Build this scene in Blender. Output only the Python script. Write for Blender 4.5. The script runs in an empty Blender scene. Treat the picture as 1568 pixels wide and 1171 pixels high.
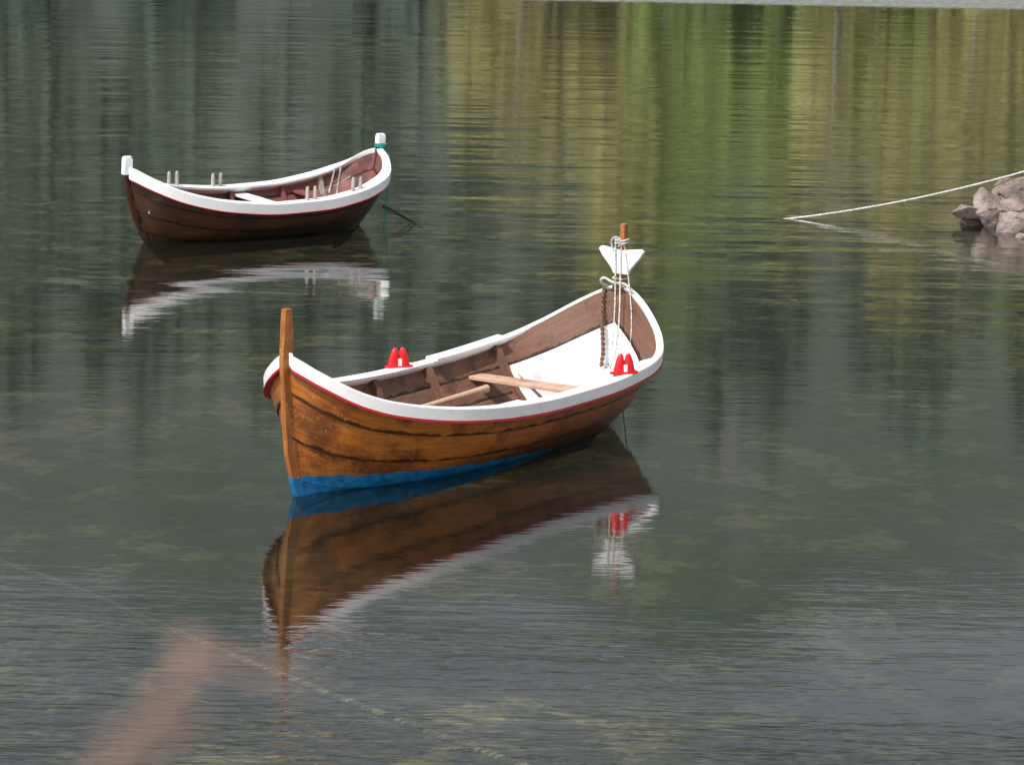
import bpy, bmesh, math, random
import numpy as np
from mathutils import Vector, Matrix, noise
random.seed(7)
scene=bpy.context.scene
scene.view_settings.view_transform='Standard'
scene.view_settings.look='None'
scene.view_settings.exposure=0

# ---------------------------------------------------------------- helpers
def link(o,parent=None):
    scene.collection.objects.link(o)
    if parent: o.parent=parent
    return o
def pch(xs,ys):
    xs=np.array(xs,float); ys=np.array(ys,float); h=np.diff(xs); d=np.diff(ys)/h
    m=np.zeros(len(xs)); m[0]=d[0]; m[-1]=d[-1]
    for i in range(1,len(xs)-1):
        if d[i-1]*d[i]<=0: m[i]=0
        else:
            w1=2*h[i]+h[i-1]; w2=h[i]+2*h[i-1]
            m[i]=(w1+w2)/(w1/d[i-1]+w2/d[i])
    def f(x):
        x=min(max(x,xs[0]),xs[-1]); i=min(int(np.searchsorted(xs,x,side='right'))-1,len(xs)-2); i=max(i,0)
        t=(x-xs[i])/h[i]; t2=t*t; t3=t2*t
        return float((2*t3-3*t2+1)*ys[i]+(t3-2*t2+t)*h[i]*m[i]+(-2*t3+3*t2)*ys[i+1]+(t3-t2)*h[i]*m[i+1])
    return f
class MB:
    def __init__(s): s.v=[];s.f=[];s.m=[];s.uv=[]
    def vert(s,p): s.v.append(tuple(p)); return len(s.v)-1
    def face(s,idx,mat=0,uv=None):
        s.f.append(tuple(idx)); s.m.append(mat); s.uv.append(uv if uv else [(0,0)]*len(idx))
    def grid(s,rows,mat=0,uvs=None):
        ids=[[s.vert(p) for p in r] for r in rows]
        for i in range(len(rows)-1):
            for j in range(len(rows[0])-1):
                q=[ids[i][j],ids[i+1][j],ids[i+1][j+1],ids[i][j+1]]
                uv=[uvs[i][j],uvs[i+1][j],uvs[i+1][j+1],uvs[i][j+1]] if uvs else None
                mm=mat(i,j) if callable(mat) else mat
                s.face(q,mm,uv)
    def box(s,c,d,mat=0,rot=None):
        c=Vector(c); R=rot or Matrix.Identity(3)
        P=[c+R@Vector((sx*d[0]/2,sy*d[1]/2,sz*d[2]/2)) for sx in(-1,1) for sy in(-1,1) for sz in(-1,1)]
        i=[s.vert(p) for p in P]
        for q in [(0,1,3,2),(4,6,7,5),(0,4,5,1),(2,3,7,6),(0,2,6,4),(1,5,7,3)]:
            s.face([i[k] for k in q],mat,[(P[k].x,P[k].y+P[k].z) for k in q])
    def sweep(s,rings,mat=0,cap=True):
        ids=[[s.vert(p) for p in r] for r in rings]; n=len(rings[0]); L=0
        for i in range(len(rings)-1):
            dl=(Vector(rings[i+1][0])-Vector(rings[i][0])).length
            for j in range(n):
                k=(j+1)%n
                s.face([ids[i][j],ids[i+1][j],ids[i+1][k],ids[i][k]],mat,[(L,j*.05),(L+dl,j*.05),(L+dl,j*.05+.05),(L,j*.05+.05)])
            L+=dl
        if cap: s.face(ids[0][::-1],mat); s.face(ids[-1],mat)
    def obj(s,name,mats,parent=None,smooth=35,bevel=0,recalc=True):
        me=bpy.data.meshes.new(name); me.from_pydata(s.v,[],s.f)
        for m in mats: me.materials.append(m)
        ul=me.uv_layers.new(name='UVMap'); k=0
        for p,mi,uv in zip(me.polygons,s.m,s.uv):
            p.material_index=mi
            for c in uv: ul.data[k].uv=c; k+=1
        if recalc:
            bm=bmesh.new(); bm.from_mesh(me); bmesh.ops.recalc_face_normals(bm,faces=bm.faces); bm.to_mesh(me); bm.free()
        if smooth:
            me.shade_smooth()
            try: me.set_sharp_from_angle(angle=math.radians(smooth))
            except Exception: pass
        o=bpy.data.objects.new(name,me); link(o,parent)
        if bevel:
            b=o.modifiers.new('b','BEVEL'); b.width=bevel; b.segments=2; b.limit_method='ANGLE'
        return o
def rope(name,pts,r,mat,parent=None,order=True):
    c=bpy.data.curves.new(name,'CURVE'); c.dimensions='3D'; c.bevel_depth=r; c.bevel_resolution=2
    sp=c.splines.new('POLY' if not order else 'NURBS'); sp.points.add(len(pts)-1)
    for p,q in zip(sp.points,pts): p.co=(*q,1)
    if order: sp.order_u=3; sp.use_endpoint_u=True; sp.resolution_u=6
    c.materials.append(mat)
    return link(bpy.data.objects.new(name,c),parent)

# ---------------------------------------------------------------- materials
class NT:
    def __init__(s,name):
        s.m=bpy.data.materials.new(name); s.m.use_nodes=True; s.t=s.m.node_tree; s.t.nodes.clear()
        s.out=s.t.nodes.new('ShaderNodeOutputMaterial')
    def n(s,typ,**kw):
        nd=s.t.nodes.new('ShaderNode'+typ)
        for k,v in kw.items():
            if hasattr(nd,k) and k not in('Scale',): setattr(nd,k,v)
        return nd
    def l(s,a,b): s.t.links.new(a,b)
    def val(s,x,inp):
        if hasattr(x,'node'): s.l(x,inp)
        else: inp.default_value=x
    def math(s,op,a,b=0.0,c=0.0,clamp=False):
        nd=s.n('Math',operation=op); nd.use_clamp=clamp; s.val(a,nd.inputs[0]); s.val(b,nd.inputs[1]); s.val(c,nd.inputs[2]); return nd.outputs[0]
    def mix(s,fac,a,b,blend='MIX'):
        nd=s.t.nodes.new('ShaderNodeMix'); nd.data_type='RGBA'; nd.blend_type=blend
        s.val(fac,nd.inputs[0]); s.val(a if hasattr(a,'node') else (*a,1),nd.inputs[6]); s.val(b if hasattr(b,'node') else (*b,1),nd.inputs[7]); return nd.outputs[2]
    def noise(s,vec,scale,detail=4,rough=.55,dist=0):
        nd=s.n('TexNoise'); s.l(vec,nd.inputs['Vector']); nd.inputs['Scale'].default_value=scale; nd.inputs['Detail'].default_value=detail
        nd.inputs['Roughness'].default_value=rough; nd.inputs['Distortion'].default_value=dist; return nd.outputs['Fac']
    def coord(s,kind='Object',scale=(1,1,1),rot=(0,0,0),loc=(0,0,0)):
        tc=s.n('TexCoord'); mp=s.n('Mapping'); s.l(tc.outputs[kind],mp.inputs[0]); mp.inputs['Scale'].default_value=scale; mp.inputs['Rotation'].default_value=rot; mp.inputs['Location'].default_value=loc
        return mp.outputs[0]
    def ramp(s,x,lo,hi,a=0,b=1):
        nd=s.n('MapRange'); nd.interpolation_type='SMOOTHSTEP'; s.val(x,nd.inputs[0])
        for i,v in zip((1,2,3,4),(lo,hi,a,b)): nd.inputs[i].default_value=v
        return nd.outputs[0]
    def bump(s,h,strength=.3,dist=.01):
        b=s.n('Bump'); s.l(h,b.inputs['Height']); b.inputs['Strength'].default_value=strength; b.inputs['Distance'].default_value=dist; return b.outputs[0]
    def bsdf(s,col,rough=.5,normal=None,coat=0,**kw):
        p=s.n('BsdfPrincipled'); s.val(col if hasattr(col,'node') else (*col,1),p.inputs['Base Color']); s.val(rough,p.inputs['Roughness'])
        p.inputs['Coat Weight'].default_value=coat
        if normal is not None: s.l(normal,p.inputs['Normal'])
        s.l(p.outputs[0],s.out.inputs[0]); return p

def paint(name,col,rough=.45,dirt=.25,dirtcol=(.25,.22,.18)):
    t=NT(name); v=t.coord(); n1=t.noise(v,6,4,.65); n2=t.noise(v,40,3,.6)
    f=t.math('MULTIPLY',t.ramp(n1,.5,.75),dirt)
    f2=t.math('MULTIPLY',t.ramp(n2,.62,.72),dirt*1.2)
    c=t.mix(f,col,dirtcol); c=t.mix(f2,c,dirtcol)
    t.bsdf(c,rough,t.bump(n2,.25,.004)); return t.m
def wood(name,c1,c2,dark,rough=.4,coat=.0,seam=True,blue=None,algae=None,wear=None,wamt=.6,aft=None):
    t=NT(name); v=t.coord('UV',(1.2,16,1)); vo=t.coord('Object')
    g=t.noise(v,2.2,5,.65,.6); big=t.noise(vo,2.6,5,.65); fine=t.noise(t.coord('UV',(4,110,1)),2,3)
    so=t.n('SeparateXYZ'); t.l(vo,so.inputs[0])
    c=t.mix(t.ramp(g,.32,.68),c1,c2)
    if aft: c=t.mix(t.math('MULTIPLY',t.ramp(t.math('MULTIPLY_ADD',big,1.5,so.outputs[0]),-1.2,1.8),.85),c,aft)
    c=t.mix(t.math('MULTIPLY',t.ramp(big,.47,.66),.85),c,dark)
    c=t.mix(t.math('MULTIPLY',t.ramp(fine,.52,.68),.6),c,dark)
    if wear:
        sp=t.noise(t.coord('Object',(1,1,1)),50,3); c=t.mix(t.math('MULTIPLY',t.ramp(sp,.65,.70),wamt),c,wear)
    if seam:
        sx=t.n('SeparateXYZ'); t.l(t.coord('UV'),sx.inputs[0])
        wob=t.math('MULTIPLY',t.math('SUBTRACT',t.noise(vo,9,4),.38),.095)
        fr=t.math('FRACT',sx.outputs[1])
        c=t.mix(t.math('MULTIPLY',t.ramp(t.math('SUBTRACT',fr,wob),.004,.024,1,0),.92),c,tuple(x*.25 for x in dark))
    if algae:
        e=t.math('ADD',so.outputs[2],t.math('MULTIPLY',t.math('SUBTRACT',t.noise(vo,5,5),.5),.16))
        e=t.math('SUBTRACT',e,t.math('MULTIPLY',so.outputs[0],.07))
        c=t.mix(t.math('MULTIPLY',t.ramp(e,.03,.27,1,0),.85),c,algae)
    if blue:
        thr=t.math('MULTIPLY_ADD',so.outputs[0],-.052,.034)
        e=t.math('SUBTRACT',t.math('ADD',so.outputs[2],t.math('MULTIPLY',t.math('SUBTRACT',t.noise(vo,9,4),.5),.07)),thr)
        bl=t.mix(t.ramp(t.noise(vo,14,4),.4,.7),blue,tuple(x*.5 for x in blue))
        c=t.mix(t.ramp(e,-.004,.004,1,0),c,bl)
    t.bsdf(c,rough,t.bump(g,.5,.007),coat); return t.m

M={}
M['white']=paint('white_paint',(.87,.87,.87),.45,.14)
M['white2']=paint('worn_white_paint',(.80,.80,.80),.5,.45,(.38,.35,.33))
M['red']=paint('red_paint',(.42,.012,.02),.4,.2,(.12,.02,.02))
M['redplastic']=paint('red_plastic',(.75,.012,.02),.3,.05,(.3,.05,.05))
BL=(.01,.21,.50)
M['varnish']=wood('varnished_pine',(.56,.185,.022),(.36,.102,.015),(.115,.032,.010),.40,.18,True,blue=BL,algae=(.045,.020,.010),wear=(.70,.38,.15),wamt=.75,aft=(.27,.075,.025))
M['stem']=wood('weathered_stem',(.50,.18,.03),(.28,.09,.02),(.09,.034,.014),.45,.1,False,blue=BL,wear=(.7,.5,.32),wamt=.9)
M['inner']=wood('inner_brown_planks',(.21,.105,.066),(.14,.066,.042),(.07,.033,.021),.6,0,True,wear=(.42,.32,.26),wamt=.3)
M['pine']=wood('bare_pine',(.66,.44,.32),(.52,.33,.22),(.32,.19,.12),.6,0,False)
M['dark']=wood('dark_stained_hull',(.085,.030,.012),(.050,.018,.008),(.022,.010,.006),.36,.2,True,algae=(.012,.008,.005),wear=(.22,.1,.04),wamt=.3)
M['redinner']=wood('red_brown_planks',(.28,.10,.08),(.18,.065,.052),(.08,.03,.025),.6,0,True,wear=(.5,.32,.28),wamt=.4)
M['grey']=wood('grey_weathered_wood',(.5,.47,.43),(.36,.33,.30),(.2,.17,.15),.7,0,False)
def ropemat(name,c):
    t=NT(name); v=t.coord(); n=t.noise(v,60,3); t.bsdf(t.mix(t.ramp(n,.35,.65),c,tuple(x*.45 for x in c)),.8,t.bump(n,.6,.004)); return t.m
M['ropew']=ropemat('white_rope',(.72,.72,.70)); M['ropeb']=ropemat('brown_rope',(.24,.14,.09)); M['turq']=ropemat('turquoise_rope',(.02,.42,.36)); M['roped']=ropemat('dark_rope',(.05,.05,.045))

# ---------------------------------------------------------------- boat builder
def build_boat(name,P):
    root=bpy.data.objects.new(name,None); link(root)
    wT=pch([a for a,b in P['w']],[b for a,b in P['w']]); zT=pch([a for a,b in P['z']],[b for a,b in P['z']])
    W=P['W']; z0=min(b for a,b in P['z']); zeN=P['z'][0][1]; zeF=P['z'][-1][1]
    xh=P['xh']; zm=P['zm']; zeL={-1:P['zeN'],1:P['zeF']}; wr=P['wr']; ex=[0,1.9,1.5,1.2,1.0]
    N=64
    ts=[math.copysign(abs(u)**.8,u) if abs(u)>1e-6 else 0 for u in [math.sin(math.pi/2*(-1+2*i/N)) for i in range(N+1)]]
    def edge(j,t,side):
        s=-1 if t<0 else 1
        g=(zT(t)-z0)/((zeN if s<0 else zeF)-z0)
        z=zm[j]+(zeL[s][j]-zm[j])*max(g,0)
        r=max(wT(t),0)/W
        w=wr[j]*W*(r**ex[j]) if j else .03
        if j==4: z=zT(t)
        return Vector((t*xh[s][j],side*max(w,.028),z))
    # outer strakes
    hull=MB(); K=4
    for side in(-1,1):
        for j in range(4):
            rows=[];uvs=[]
            for t in ts:
                a=edge(j,t,side); b=edge(j+1,t,side); fade=min(1,(1-abs(t))*12)
                d=(b-a); out=Vector((0,side*abs(d.z),-abs(d.y))).normalized() if d.length>1e-6 else Vector((0,side,0))
                lap=.020*fade if j else 0
                r=[a.copy()]
                uv=[(t*2.4,j*1.0)]
                for k in range(K+1):
                    q=k/K; p=a.lerp(b,q)+out*(lap*(1-q)+.012*math.sin(math.pi*q)*fade)
                    r.append(p); uv.append((t*2.4+j*3.3,j+.002+q*min(d.length,.9)))
                rows.append(r); uvs.append(uv)
            hull.grid(rows,0,uvs)
    hull.obj('hull_strakes',[P['hullmat']],root,smooth=40,recalc=False)
    # inner lining
    inn=MB(); 
    for side in(-1,1):
        for j in range(4):
            rows=[];uvs=[]
            for t in ts:
                a=edge(j,t,side); b=edge(j+1,t,side); d=b-a
                row=[]
                for k in range(4):
                    q=k/3; inw=Vector((0,-side,.25)).normalized()*(.03+(.016*q if j<3 else 0)-(.012*q if j==3 else 0))
                    p=a.lerp(b,q)+inw
                    row.append(Vector((p.x*.985,side*max(side*p.y,.0),p.z)))
                rows.append(row)
                uvs.append([(t*2.4+j*2.1,j+.002+k/3*min(d.length,.9)) for k in range(4)])
            inn.grid(rows,(lambda i,jj,j=j:1 if P['whitefn'](ts[i],j) else 0),uvs)
    inn.obj('inner_planking',[P['innermat'],M['white2']],root,smooth=40,recalc=False)
    # gunwale caps + red line
    def gun_frames(side,t0,t1,n=60):
        fr=[]
        for i in range(n+1):
            t=t0+(t1-t0)*i/n
            if t0<=-.99 or t1>=.99: t=math.copysign(abs(math.sin(t*math.pi/2))**.9,t) if abs(t)>1e-6 else 0
            e=.004; a=edge(4,max(-1,t-e),side); b=edge(4,min(1,t+e),side); T=(b-a); T.z=0
            T=T.normalized() if T.length>1e-6 else Vector((1,0,0))
            o=Vector((T.y,-T.x,0))*(-side); 
            if o.y*side<0: o=-o
            fr.append((t,edge(4,t,side),o))
        return fr
    def cap(side,prof,t0,t1,lift=0,n=60,mat=0,mb=None):
        rings=[]
        for t,p,o in gun_frames(side,t0,t1,n):
            iw=P['iw'](t,side)*(1+.06*noise.noise((t*6,side*3,1))); r=[]
            for oo,uu in prof:
                if oo<0: oo=-(iw*(-oo))
                q=p+o*oo+Vector((0,0,uu+lift))
                if q.y*side<.022: q.y=side*.022
                q.x=max(-xh[-1][4]-.03,min(xh[1][4]+.03,q.x))
                r.append(q)
            rings.append(r)
        mb.sweep(rings,mat)
    rh=P['rimh']; rs=P.get('redh',.016)
    g=MB(); rl=MB()
    for side in(-1,1):
        cap(side,[(-1,-.005),(-1,.02),(.0,.03),(.028,.028),(.036,.018),(.03,-rh),(.004,-rh)],-1,1,mb=g)
        cap(side,[(.002,-rh+.002),(.034,-rh+.004),(.036,-rh-rs),(.002,-rh-rs-.002)],-1,1,mb=rl)
    g.obj('gunwale_cap',[M['white']],root,smooth=40); rl.obj('red_rub_strip',[M['red']],root,smooth=40)
    for k,(side,t0,t1,o0,o1,h,mk) in enumerate(P.get('pads',[])):
        m=MB(); rings=[]
        for t,p,o in gun_frames(side,t0,t1,14):
            rings.append([p+o*o0+Vector((0,0,.024)),p+o*o0+Vector((0,0,.024+h)),p+o*o1+Vector((0,0,.032+h)),p+o*o1+Vector((0,0,.026))])
        m.sweep(rings,0); m.obj('rail_board_%d'%(k+1),[M[mk]],root,smooth=30,bevel=.004)
    # stems
    for s,nm,top in((-1,'bow_stem',P['topN']),(1,'stern_stem',P['topF'])):
        ze=zeL[s]; X=xh[s]; f=pch([-.3]+ze+[top],[X[0]-.22]+[x for x in X]+[X[4]+P['stk'][0 if s<0 else 1]])
        m=MB(); rings=[]
        for i in range(37):
            z=-.28+(top+.28)*i/36
            x=f(z); th=.085 if z<ze[4] else .085-.025*min(1,(z-ze[4])/.35)
            x+=.006*noise.noise((z*5,s*3,0))
            if top-z<.05: th*=.9
            hw=.034 if z<ze[4]+.05 else .034+.006*math.sin((z-ze[4])*9)
            hw*=1+.10*noise.noise((z*7,s,5))
            x1=x+th*.72; x0=x-th*.55
            rings.append([(s*x0,-hw,z),(s*x1,-hw*.62,z),(s*x1,hw*.62,z),(s*x0,hw,z)])
        m.sweep(rings,0); m.obj(nm,[M['stem'] if not P['small'] else P['hullmat']],root,smooth=30,bevel=.006)
        if P['small']:
            c=MB(); x=s*(f(top-.1)+.01)
            c.sweep([[(x-a,-b,z),(x+a,-b,z),(x+a,b,z),(x-a,b,z)] for a,b,z in((.060,.040,top-(.22 if s<0 else .12)),(.058,.040,top-.02),(.045,.030,top+.01))],0)
            c.obj('white_post_cap' if s<0 else 'stern_post_cap',[M['white']],root,bevel=.006)
    k=MB(); k.box((0,0,zm[0]-.03),(2*xh[1][0]-.15,.06,.1)); k.obj('keel',[P['hullmat']],root)
    def width_at(t,z,shrink=.035):
        pts=[edge(j,t,1) for j in range(5)]
        for a,b in zip(pts,pts[1:]):
            if a.z<=z<=b.z: return max(a.y+(b.y-a.y)*(z-a.z)/(b.z-a.z)-shrink,.02), a.x+(b.x-a.x)*(z-a.z)/(b.z-a.z)
        return (max(pts[-1].y-shrink,.02),pts[-1].x) if z>pts[-1].z else (.02,pts[0].x)
    fl=MB(); rows=[]
    for i in range(31):
        t=-.86+1.72*i/30; w,x=width_at(t,P['floor']); rows.append([(x,w*q,P['floor']) for q in(-1,-.5,0,.5,1)])
    fl.grid(rows,0,[[(r[0],r[1]) for r in rr] for rr in rows]); fl.obj('floor_boards',[P['innermat']],root,smooth=0)
    # ribs
    for n_,(t,mk) in enumerate(P['ribs']):
        m=MB(); path=[]; s_=-1 if t<0 else 1
        for j in range(4,0,-1): 
            path+= [edge(j,t,-1).lerp(edge(j-1,t,-1),q) for q in(0,.33,.66)]
        path.append(edge(0,t,-1)); L=path+[Vector((p.x,-p.y,p.z)) for p in path[::-1]]
        rings=[]; X0=t*xh[s_][3]
        for p in L:
            s=1 if p.y>0 else -1; inn_=Vector((0,-s,.5)).normalized()
            a=p+inn_*.025; b=p+inn_*.085
            if a.z>zT(t)-.01: a.z=zT(t)-.01
            if b.z>zT(t)-.005: b.z=zT(t)-.005
            rings.append([(X0-.03,a.y,a.z),(X0+.03,a.y,a.z),(X0+.03,b.y,b.z),(X0-.03,b.y,b.z)])
        m.sweep(rings,0); m.obj('rib_%d'%(n_+1),[P['innermat'] if mk is None else M[mk]],root,smooth=30)
    for n_,(t,z,wd,mk) in enumerate(P['thwarts']):
        w,x=width_at(t,z,.04); x=t*xh[-1 if t<0 else 1][3]
        m=MB(); m.box((x,0,z),(wd,2*w,.035),0); m.obj('thwart_%d'%(n_+1),[M[mk]],root,bevel=.006)
    return root,edge,width_at

# near boat
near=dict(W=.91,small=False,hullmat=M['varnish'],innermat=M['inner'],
 w=[(-1,.0),(-.97,.15),(-.93,.29),(-.85,.47),(-.75,.61),(-.6,.75),(-.475,.83),(-.2,.895),(0,.91),(.3,.905),(.6,.86),(.735,.79),(.85,.62),(.93,.38),(.97,.2),(1,0)],
 z=[(-1,1.13),(-.95,.99),(-.85,.815),(-.75,.725),(-.475,.61),(-.2,.555),(0,.54),(.3,.55),(.6,.60),(.735,.65),(.85,.77),(.93,.94),(1,1.13)],
 xh={-1:[2.15,2.33,2.41,2.44,2.455],1:[2.0,2.18,2.31,2.39,2.43]},
 zm=[-.2,-.04,.15,.345,.54],zeN=[-.16,.14,.48,.84,1.13],zeF=[-.16,.12,.46,.82,1.13],wr=[.03,.52,.74,.89,1.0],
 topN=1.50,topF=1.69,stk=(.0,.02),rimh=.078,floor=.07,
 iw=lambda t,side:(.085 if abs(t)<.6 else max(.03,.085-.25*(abs(t)-.6))) if side>0 else (.10 if t<.68 and t>-.8 else .03),
 whitefn=lambda t,j:t>.665 and j<3,
 ribs=[(-.5,None),(-.08,None),(.655,None),(.25,None)],thwarts=[(.5,.38,.2,'pine'),(-.15,.30,.2,'pine'),(-.6,.42,.2,'white2')],
 pads=[(1,.28,.69,-.12,.01,.03,'white'),(1,-.5,.18,-.13,.0,.012,'white')])
boat,edge,width_at=build_boat('wooden_rowing_boat',near)
# extras on near boat
def oarlock(root,name,x,y,z,yaw):
    m=MB(); R=Matrix.Rotation(yaw,3,'Z')
    for s in(-1,1):
        rings=[]
        for q,(a,b) in zip((0,.25,.6,.9,1),((.058,.034),(.052,.032),(.042,.026),(.026,.02),(.010,.010))):
            zz=.175*q; cx=s*(.052-.016*q)
            rings.append([Vector((x,y,z))+R@Vector((cx+a*math.cos(w),b*math.sin(w),zz)) for w in [i*math.tau/12 for i in range(12)]])
        m.sweep(rings,0)
    m.box((x,y,z+.01),(.24,.07,.02),0,R)
    m.box((x,y,z+.045),(.03,.068,.07),1,R)
    m.obj(name,[M['redplastic'],M['white']],root,smooth=50)
e=edge(4,.09,1); oarlock(boat,'oarlock_1',e.x,e.y-.04,e.z+.035,-.5)
e=edge(4,.46,-1); oarlock(boat,'oarlock_2',e.x,e.y+.03,e.z+.03,-.5)
# stern platform (white)
m=MB(); rows=[]
for i in range(13):
    t=.70+.24*i/12; w,x=width_at(t,.40); rows.append([(x,-w,.40),(x,0,.40),(x,w,.40)])
m.grid(rows,0); x0=rows[0][0][0]; w0=rows[0][2][1]
m.grid([[(x0,-w0,.40),(x0,w0,.40)],[(x0,-w0*.45,.16),(x0,w0*.45,.16)]],0); m.obj('stern_sheet',[M['white2']],boat,smooth=0)
# winged white rudder head on the stern stem
m=MB(); pr=[(-.075,1.25),(-.10,1.30),(-.20,1.41),(-.235,1.465),(-.21,1.49),(-.05,1.47),(0,1.465),(.05,1.47),(.21,1.49),(.235,1.465),(.20,1.41),(.10,1.30),(.075,1.25)]
m.sweep([[(x,a-.05,b) for a,b in pr] for x in(2.32,2.36)],0); m.obj('winged_rudder_head',[M['white']],boat,smooth=0,bevel=.006)
def ring(z,r,xc,n=14): return [(xc+r*math.cos(k*math.tau/n),r*.8*math.sin(k*math.tau/n),z+.006*math.sin(k*2)) for k in range(n+1)]
for i,z in enumerate((1.52,1.545,1.10,1.125,1.20)): rope('lashing_%d'%(i+1),ring(z,.085 if z<1.3 else .07,2.42),.009,M['ropew' if z>1.15 else 'ropeb'],boat)
rope('white_line_1',[(2.31,.0,1.52),(2.29,-.02,1.2),(2.25,-.05,.9),(2.12,-.10,.44)],.007,M['ropew'],boat)
rope('white_line_2',[(2.31,-.06,1.5),(2.29,-.07,1.2),(2.22,-.12,.9),(2.05,-.20,.44)],.007,M['ropew'],boat)
rope('white_line_3',[(2.31,-.1,1.5),(2.31,-.16,1.15),(2.25,-.24,.8),(2.1,-.30,.44)],.006,M['ropew'],boat)
rope('white_bow_knot',[(2.36,.10,1.12),(2.3,.16,1.16),(2.28,.1,1.22),(2.30,0,1.16),(2.3,-.12,1.18),(2.34,-.18,1.10)],.012,M['ropew'],boat)
rope('knot_loop',[(2.30,-.04,1.50),(2.27,-.10,1.56),(2.27,-.02,1.60),(2.28,.04,1.54),(2.30,.02,1.48)],.008,M['ropew'],boat)
# twisted brown rope: two strands wound round each other
cp=[Vector(p) for p in((2.34,.12,1.12),(2.28,.11,1.02),(2.23,.08,.9),(2.20,.05,.8),(2.18,.03,.68),(2.16,.01,.55),(2.12,.0,.43))]
for s_ in(0,1):
    pts=[]
    for i in range(61):
        u=i/60*(len(cp)-1); k=min(int(u),len(cp)-2); p=cp[k].lerp(cp[k+1],u-k); a=i*.9+s_*math.pi
        pts.append(p+Vector((.012*math.cos(a),.012*math.sin(a),0)))
    rope('brown_rope_strand_%d'%(s_+1),pts,.011,M['ropeb'],boat)
rope('stern_hanging_line',[(2.45,-.1,1.1),(2.45,-.14,.6),(2.36,-.12,.2),(2.30,-.1,-.2)],.005,M['ropeb'],boat)
# short spar lying in the boat, white bailer
m=MB(); m.sweep([[(x,.16+.02*(x)+r*math.cos(w),.42+.02*x+r*math.sin(w)) for w in [i*math.tau/10 for i in range(10)]] for x,r in((-.75,.02),(-.2,.024),(.3,.028),(.55,.034))],0)
m.obj('oar_shaft',[M['pine']],boat,smooth=50)
m=MB(); m.box((.75,-.05,.24),(.26,.26,.12),0); m.box((.35,.3,.20),(.5,.16,.08),0); m.box((1.0,.25,.16),(.4,.2,.1),0); m.obj('white_bailer',[M['white2']],boat,bevel=.02)
boat.location=(-.379,24.86,0); boat.rotation_euler=(0,0,math.radians(56.2))

# far boat
far=dict(W=.67,small=True,hullmat=M['dark'],innermat=M['redinner'],
 w=[(-1,0),(-.97,.12),(-.9,.27),(-.8,.40),(-.6,.54),(-.3,.645),(0,.67),(.35,.665),(.6,.64),(.8,.57),(.91,.45),(.97,.24),(1,.0)],
 z=[(-1,.95),(-.9,.83),(-.7,.67),(-.4,.55),(0,.49),(.3,.50),(.6,.57),(.8,.67),(.91,.77),(1,1.0)],
 xh={-1:[1.5,1.70,1.83,1.91,1.95],1:[1.5,1.72,1.84,1.92,1.95]},
 zm=[-.15,-.02,.14,.31,.49],zeN=[-.12,.14,.42,.69,.95],zeF=[-.12,.15,.44,.73,1.0],wr=[.03,.52,.74,.89,1.0],
 topN=1.10,topF=1.20,stk=(.0,.0),rimh=.11,redh=.006,floor=.06,
 iw=lambda t,side:.15 if abs(t)<.8 else max(.05,.15-.5*(abs(t)-.8)),
 whitefn=lambda t,j:False,ribs=[(-.45,None),(.0,None),(.42,None),(.72,'grey')],
 thwarts=[(.08,.40,.2,'white2'),(-.5,.42,.2,'redinner'),(.55,.40,.2,'redinner')],
 pads=[])
b2,edge2,wa2=build_boat('wooden_dinghy',far)
m=MB()
for side,t in((1,-.47),(1,-.1),(-1,.22),(-1,.6)):
    for dx in(-.06,.06):
        e=edge2(4,t,side); cx=e.x+dx; cy=e.y-side*.05
        m.sweep([[(cx+r*math.cos(w),cy+r*math.sin(w),e.z+zz) for w in [i*math.tau/8 for i in range(8)]] for r,zz in((.025,.0),(.025,.17),(.017,.2))],0)
m.obj('thole_pins',[M['grey']],b2,smooth=50)
m=MB()
for a,b in(((1.2,.05,.45),(1.35,.15,.75)),((1.25,-.05,.42),(1.32,-.02,.80)),((1.15,.15,.42),(1.5,.0,.66))):
    a=Vector(a);b=Vector(b); m.box((a+b)/2,(.02,.02,(b-a).length),0,(b-a).to_track_quat('Z','Y').to_matrix())
m.obj('loose_sticks',[M['grey']],b2)
for i,z in enumerate((1.045,1.07)): rope('turquoise_lashing_%d'%(i+1),[(1.97+.085*math.cos(k*math.tau/12),.065*math.sin(k*math.tau/12),z) for k in range(13)],.012,M['turq'],b2)
rope('turquoise_tail',[(2.05,-.04,1.0),(2.1,-.1,.8),(2.02,-.12,.3),(2.0,-.12,-.1)],.009,M['turq'],b2)
rope('dark_mooring_pole',[(1.98,-.1,.26),(2.2,-.25,.14),(2.45,-.38,-.02)],.014,M['roped'],b2)
rope('mooring_tail',[(1.98,-.1,.24),(2.08,-.05,.16),(2.3,-.12,.10),(2.4,-.2,.02)],.008,M['roped'],b2)
b2.location=(-3.365,38.5,0); b2.rotation_euler=(math.radians(4.0),0,math.radians(39.5))

# ---------------------------------------------------------------- water
t=NT('lake_water'); tc=t.n('TexCoord'); sp=t.n('SeparateXYZ'); t.l(tc.outputs['Object'],sp.inputs[0]); Y=sp.outputs[1]
def wv(sx,sy,rot,det,rough=.5): return t.noise(t.coord('Object',(sx,sy,1),(0,0,rot)),1,det,rough)
long=wv(.30,1.5,.04,1); mid=wv(1.4,5.5,-.06,3,.6); fine=wv(4.0,15,.10,1)
patch=t.noise(t.coord('Object',(.10,.45,1)),1,2,.5)
pc=t.math('SUBTRACT',patch,.5)
fore=t.ramp(t.math('MULTIPLY_ADD',pc,5.0,Y),16.0,19.0,1,0)
farr=t.math('MULTIPLY',t.ramp(t.math('MULTIPLY_ADD',mid,3.0,Y),96.5,98.5,0,1),t.ramp(fine,.35,.6,.35,1))
fy=t.ramp(Y,26,42,0,1)
a1=t.math('MULTIPLY_ADD',t.math('MULTIPLY',fy,t.ramp(patch,.32,.6)),.018,.0018)
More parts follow.
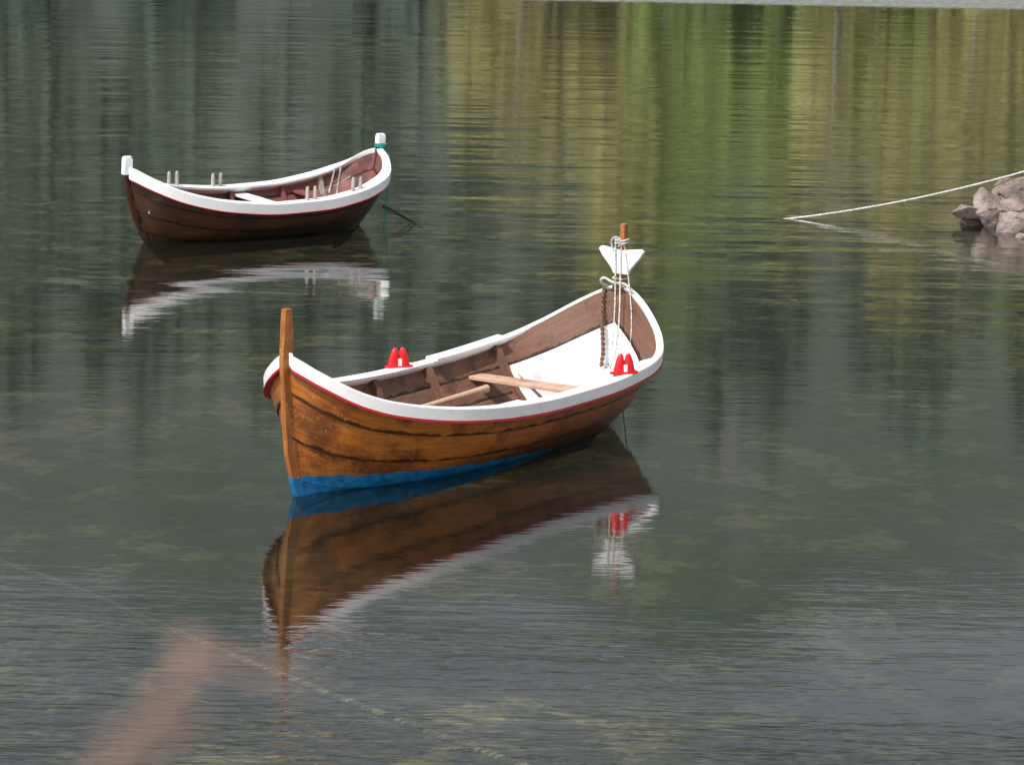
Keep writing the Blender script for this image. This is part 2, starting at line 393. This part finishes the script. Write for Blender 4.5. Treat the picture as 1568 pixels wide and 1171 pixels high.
a2=t.math('MULTIPLY_ADD',fore,.015,t.math('MULTIPLY_ADD',fy,.0016,.0014))
a3=t.math('MULTIPLY_ADD',fore,.004,.0006)
H=t.math('MULTIPLY_ADD',fine,a3,t.math('MULTIPLY_ADD',mid,a2,t.math('MULTIPLY',long,a1)))
bp=t.bump(H,1.0,1.0)
fr=t.n('Fresnel'); fr.inputs[0].default_value=1.72; t.l(bp,fr.inputs['Normal'])
gl=t.n('BsdfGlossy'); t.l(t.math('MULTIPLY_ADD',farr,.42,.048),gl.inputs['Roughness']); gl.inputs['Color'].default_value=(1,1,1,1); t.l(bp,gl.inputs['Normal'])
tr=t.n('BsdfTransparent'); tr.inputs[0].default_value=(.76,.80,.68,1)
df=t.n('BsdfDiffuse'); df.inputs[0].default_value=(.030,.044,.038,1)
m1=t.n('MixShader'); m1.inputs[0].default_value=.12; t.l(tr.outputs[0],m1.inputs[1]); t.l(df.outputs[0],m1.inputs[2])
m2=t.n('MixShader'); t.l(fr.outputs[0],m2.inputs[0]); t.l(m1.outputs[0],m2.inputs[1]); t.l(gl.outputs[0],m2.inputs[2]); t.l(m2.outputs[0],t.out.inputs[0])
w=MB(); w.grid([[(x,y,0) for y in(-5,60,160,400)] for x in(-500,0,500)],0); w.obj('lake_water',[t.m],smooth=0)
# lake bed: silt with scattered pebbly, stony patches
t=NT('lake_bed'); v=t.coord(); n1=t.noise(v,.40,4,.6); n4=t.noise(t.coord('Object',(1,.8,1)),1.5,4,.6,.3); n5=t.noise(v,6,3,.6)
c=t.mix(t.ramp(n1,.38,.62),(.045,.055,.040),(.20,.165,.095))
c=t.mix(t.math('MULTIPLY',t.ramp(n4,.51,.60),t.ramp(n1,.40,.58,.30,.9)),c,(.60,.49,.28))
c=t.mix(t.math('MULTIPLY',t.ramp(n5,.50,.60),.6),c,(.05,.055,.04))
t.bsdf(c,.9)
bd=MB(); ys=list(range(-6,60,2))+[70,100,160,400]
bd.grid([[(x,y,(-.40-.03*max(y-14,0) if y<60 else -1.8-.03*(y-60))+.12*noise.noise((x*.3,y*.3,0))) for y in ys] for x in list(range(-500,-20,60))+list(range(-20,21,1))+list(range(40,520,60))],0); bd.obj('lake_bed',[t.m],smooth=60)
rope('submerged_rope',[(-5.5,23.2,-.25),(-3.6,21.6,-.25),(-2.2,19.7,-.26),(-.8,18.0,-.27),(.2,16.9,-.28),(.9,16.2,-.28),(2,14,-.3)],.024,ropemat('pale_rope',(.54,.48,.34)))

# ---------------------------------------------------------------- far shore hill + trees
t=NT('hillside'); v=t.coord(); n1=t.noise(v,.02,4,.6); n2=t.noise(v,.10,3,.6)
n3=t.noise(t.coord('Object',(1,.2,.2)),.10,3,.6)
c=t.mix(t.ramp(n1,.4,.6),(.072,.102,.070),(.100,.115,.108)); c=t.mix(t.math('MULTIPLY',t.ramp(n2,.45,.68),.6),c,(.06,.08,.058)); c=t.mix(t.math('MULTIPLY',t.ramp(n3,.52,.68),.5),c,(.17,.16,.175))
t.bsdf(c,.95)
def hz(x,y):
    q=min(max((y-150)/330,0),1); s=q*q*(3-2*q)
    return -2.5+3.0*min(1,max(0,(y-146)/6))+111*s+ (8*s+1.0)*noise.noise((x*.02,y*.02,3))*2*min(1,q*6)+2*noise.noise((x*.09,y*.09,7))*min(1,q*8)
h=MB(); h.grid([[(x,y,hz(x,y)) for y in [142,146,148,150,153,157]+list(range(162,520,9))] for x in range(-400,401,10)],0); h.obj('hillside',[t.m],smooth=60)
def leafmat(name,a,b):
    t=NT(name); n=t.noise(t.coord(),.3,2,.7); t.bsdf(t.mix(t.ramp(n,.35,.65),a,b),.8); return t.m
LB=leafmat('birch_leaves',(.21,.21,.075),(.37,.33,.13)); LG=leafmat('green_leaves',(.15,.21,.055),(.23,.30,.085)); LT=leafmat('birch_bark',(.26,.23,.20),(.20,.17,.15)); LS=leafmat('spruce_needles',(.062,.088,.064),(.082,.112,.085))
g=MB()
for k in range(300):
    x=random.uniform(1,74) if random.random()<.75 else random.uniform(6,60); y=random.uniform(151,205) if random.random()<.7 else random.uniform(200,255)
    if k%30==0: x=random.uniform(-3,2)
    if y>200: x=max(x,8)
    z=hz(x,y)-.3; H_=random.uniform(7,13)
    lx=random.uniform(-.6,.6)
    g.sweep([[(x+lx*q+r*math.cos(w_),y+r*math.sin(w_),z+H_*q) for w_ in(0,1.57,3.14,4.71)] for q,r in((0,.2),(.5,.13),(1,.04))],2,cap=False)
    mt=1 if (6<x-(y-150)*.05<15 or random.random()<.12) else 0
    for i in range(70):
        q=random.uniform(.08,1.0); R=(1.0+H_*.17)*math.sin(math.pi*min(1,(q-.0)/1.05))**.7+.3; a=random.uniform(0,math.tau); rr=R*random.random()**.5
        c_=Vector((x+lx*q+rr*math.cos(a),y+rr*math.sin(a),z+H_*q)); s_=random.uniform(.35,.85)
        u=Vector((random.gauss(0,1),random.gauss(0,1),random.gauss(0,1))).normalized(); v_=u.orthogonal().normalized()
        g.face([g.vert(c_+u*s_),g.vert(c_+v_*s_),g.vert(c_-u*s_),g.vert(c_-v_*s_)],mt)
g.obj('birch_grove',[LB,LG,LT],smooth=0,recalc=False)
g=MB()
for k in range(420):
    x=random.uniform(-150,120); y=random.uniform(152,300)
    if -1<x<74 and y<258: continue
    z=hz(x,y)-.4; H_=random.uniform(8,15)
    g.sweep([[(x+r*math.cos(w_),y+r*math.sin(w_),z+H_*q) for w_ in(0,2.1,4.2)] for q,r in((0,.2),(1,.03))],0,cap=False)
    for lay in range(8):
        q=.08+.88*lay/8; R=H_*.22*(1-q)+.3
        for a_ in range(7):
            a=a_*math.tau/7+random.uniform(-.3,.3); r=R*random.uniform(.7,1.2); zz=z+H_*q
            g.face([g.vert((x,y,zz+H_*.10)),g.vert((x+r*math.cos(a-.3),y+r*math.sin(a-.3),zz-.3)),g.vert((x+r*1.15*math.cos(a),y+r*1.15*math.sin(a),zz-.55)),g.vert((x+r*math.cos(a+.3),y+r*math.sin(a+.3),zz-.3))],0)
g.obj('spruce_forest',[LS],smooth=0,recalc=False)

# ---------------------------------------------------------------- rocks right + mooring rope
t=NT('granite'); v=t.coord(); n1=t.noise(v,3,5,.65); n2=t.noise(v,18,4,.7); n3=t.noise(v,1.6,3)
c=t.mix(t.ramp(n1,.35,.65),(.30,.225,.19),(.14,.118,.105)); c=t.mix(t.ramp(n2,.5,.68),c,(.055,.048,.040)); c=t.mix(t.math('MULTIPLY',t.ramp(n3,.52,.62),.55),c,(.46,.38,.35))
t.bsdf(c,.85,t.bump(t.math('ADD',n1,n2),.9,.06)); GR=t.m
rk=MB()
def rock(c,d,yaw,seed):
    bm=bmesh.new(); bmesh.ops.create_icosphere(bm,subdivisions=4,radius=1); R=Matrix.Rotation(yaw,3,'Z'); rs=random.Random(seed)
    pl=[(Vector((rs.gauss(0,1),rs.gauss(0,1),rs.gauss(.1,.7))).normalized(),rs.uniform(.42,.75)) for _ in range(14)]
    base=len(rk.v)
    for vv in bm.verts:
        p=vv.co.copy()
        for n_,dd in pl:
            k=p.dot(n_)
            if k>dd: p-=n_*(k-dd)*.97
        p+=vv.co*(.07*noise.noise(p*2.2+Vector((seed,0,0)))+.04*noise.noise(p*6))
        rk.vert(Vector(c)+R@Vector((p.x*d[0]*1.25,p.y*d[1]*1.25,p.z*d[2]*1.25)))
    for f in bm.faces: rk.face([base+q.index for q in f.verts],0)
    bm.free()
for i,(c,d) in enumerate([((7.10,41.1,.28),(.72,.7,.42)),((6.48,40.7,.22),(.24,.3,.28)),((6.18,40.8,.20),(.26,.2,.09)),((6.85,40.35,.10),(.55,.35,.20)),((7.3,40.0,.04),(.5,.35,.18)),((6.95,39.5,-.03),(.38,.25,.10)),((8.1,41.2,.5),(.8,.8,.7)),((6.30,41.0,0.0),(.28,.3,.13)),((7.9,39.9,.1),(.6,.4,.25)),((6.75,40.9,.42),(.18,.2,.10)),((7.2,39.0,-.05),(.4,.25,.10))]): rock(c,d,i*1.3,i+3)
rk.obj('shore_rocks',[GR],smooth=24)
rp=[]
for i in range(16):
    q=i/15; rp.append((3.55+4.6*q,41.1-.2*q,-.03+1.18*(.50*q+.50*q*q)))
rope('mooring_rope',rp,.013,M['ropew'])
rope('sunken_mooring_rope',[(3.9,40.9,-.03),(4.8,39.6,-.05),(5.4,38.6,-.06),(5.8,37.4,-.06),(6.6,36.8,-.06),(7.5,36.5,-.06)],.04,ropemat('algae_rope',(.66,.60,.48)))

# ---------------------------------------------------------------- near bank behind/below the camera with a dried plant
t=NT('bank_grass'); n=t.noise(t.coord(),3,4,.7); t.bsdf(t.mix(t.ramp(n,.35,.65),(.05,.07,.02),(.16,.13,.06)),.95)
bk=MB(); bk.grid([[(x,y,(3.5*(1-y/9) if y>0 else 3.5+.05*-y)+.12*noise.noise((x*.7,y*.7,0))) for y in [-60,-30,-15,-8,-4,-2,0]+[i*.5 for i in range(1,21)]] for x in range(-60,61,2)],0); bk.obj('grassy_bank',[t.m],smooth=60)
t=NT('dried_plant'); n=t.noise(t.coord(),40,2); t.bsdf(t.mix(n,(.44,.26,.22),(.30,.19,.14)),.8); DP=t.m
pl=bpy.data.objects.new('dried_plant',None); link(pl)
# plant stands 0.7 m in front of the viewer, rooted in the bank; leafless twigs with small seed heads
K=.70/.80; EY=Vector((0,0,5.1))
def S(p): return EY+(Vector(p)-EY)*K
root_=Vector((-.16,.66,3.2)); tip=S((-.081,.770,4.884)); mid_=S((-.094,.767,4.873)); low=S((-.112,.76,4.849))
rope('stalk',[tip,mid_,low,(-.115,.665,4.75),(-.14,.66,4.3),root_],.0010,DP,pl)
rope('stalk_fork',[low,S((-.100,.765,4.858)),S((-.088,.77,4.864))],.0008,DP,pl)
rope('stalk_side_1',[tip,S((-.070,.77,4.882)),S((-.060,.77,4.881)),S((-.053,.77,4.877))],.0009,DP,pl)
rope('stalk_side_2',[mid_,S((-.087,.768,4.866)),S((-.080,.768,4.868))],.0008,DP,pl)
m=MB(); rs=random.Random(3)
for i in range(24):
    q=i/23; c_=tip.lerp(low,q)+Vector((rs.uniform(-.008,.009),rs.uniform(-.004,.004),rs.uniform(-.009,.003)))
    if i<4: c_=tip+Vector((rs.uniform(-.005,.006),0,rs.uniform(-.003,.003)))
    r=rs.uniform(.0007,.0016) if i>3 else rs.uniform(.0018,.0027)
    m.sweep([[c_+Vector((r*rr*math.cos(w_),r*.6*rr*math.sin(w_),r*zz)) for w_ in [k*math.tau/7 for k in range(7)]] for rr,zz in((.2,-1.3),(.8,-.5),(1,0),(.7,.6),(.2,1.2))],0)
m.obj('seed_heads',[DP],pl)

# ---------------------------------------------------------------- light, sky, camera
sd=Vector((-.42,-.62,0)).normalized()*math.cos(math.radians(54))+Vector((0,0,math.sin(math.radians(54))))
su=bpy.data.lights.new('sun','SUN'); su.energy=4.0; su.angle=math.radians(.6); su.color=(1,.965,.92)
so=link(bpy.data.objects.new('sun',su)); so.rotation_euler=sd.to_track_quat('Z','Y').to_euler(); so.location=(0,0,60)
wd=bpy.data.worlds.new('World'); scene.world=wd; wd.use_nodes=True; nt=wd.node_tree
sky=nt.nodes.new('ShaderNodeTexSky'); sky.sky_type='NISHITA'; sky.sun_disc=False; sky.sun_elevation=math.radians(54); sky.sun_rotation=math.atan2(sd.x,sd.y); sky.dust_density=3; sky.air_density=1.0
hs=nt.nodes.new('ShaderNodeHueSaturation'); hs.inputs['Saturation'].default_value=.35; nt.links.new(sky.outputs[0],hs.inputs['Color'])
bg=nt.nodes['Background']; nt.links.new(hs.outputs[0],bg.inputs[0]); bg.inputs[1].default_value=.145
cam=bpy.data.cameras.new('camera'); cam.lens=36*4600/1568; cam.sensor_width=36; cam.clip_end=3000; cam.clip_start=.1
cam.dof.use_dof=True; cam.dof.focus_distance=27; cam.dof.aperture_fstop=8
co=link(bpy.data.objects.new('camera',cam)); co.matrix_world=Matrix.Translation((0,0,5.1))@(Matrix.Rotation(math.pi/2-.1796,4,'X')@Matrix.Rotation(.019,4,'Z'))
scene.camera=co
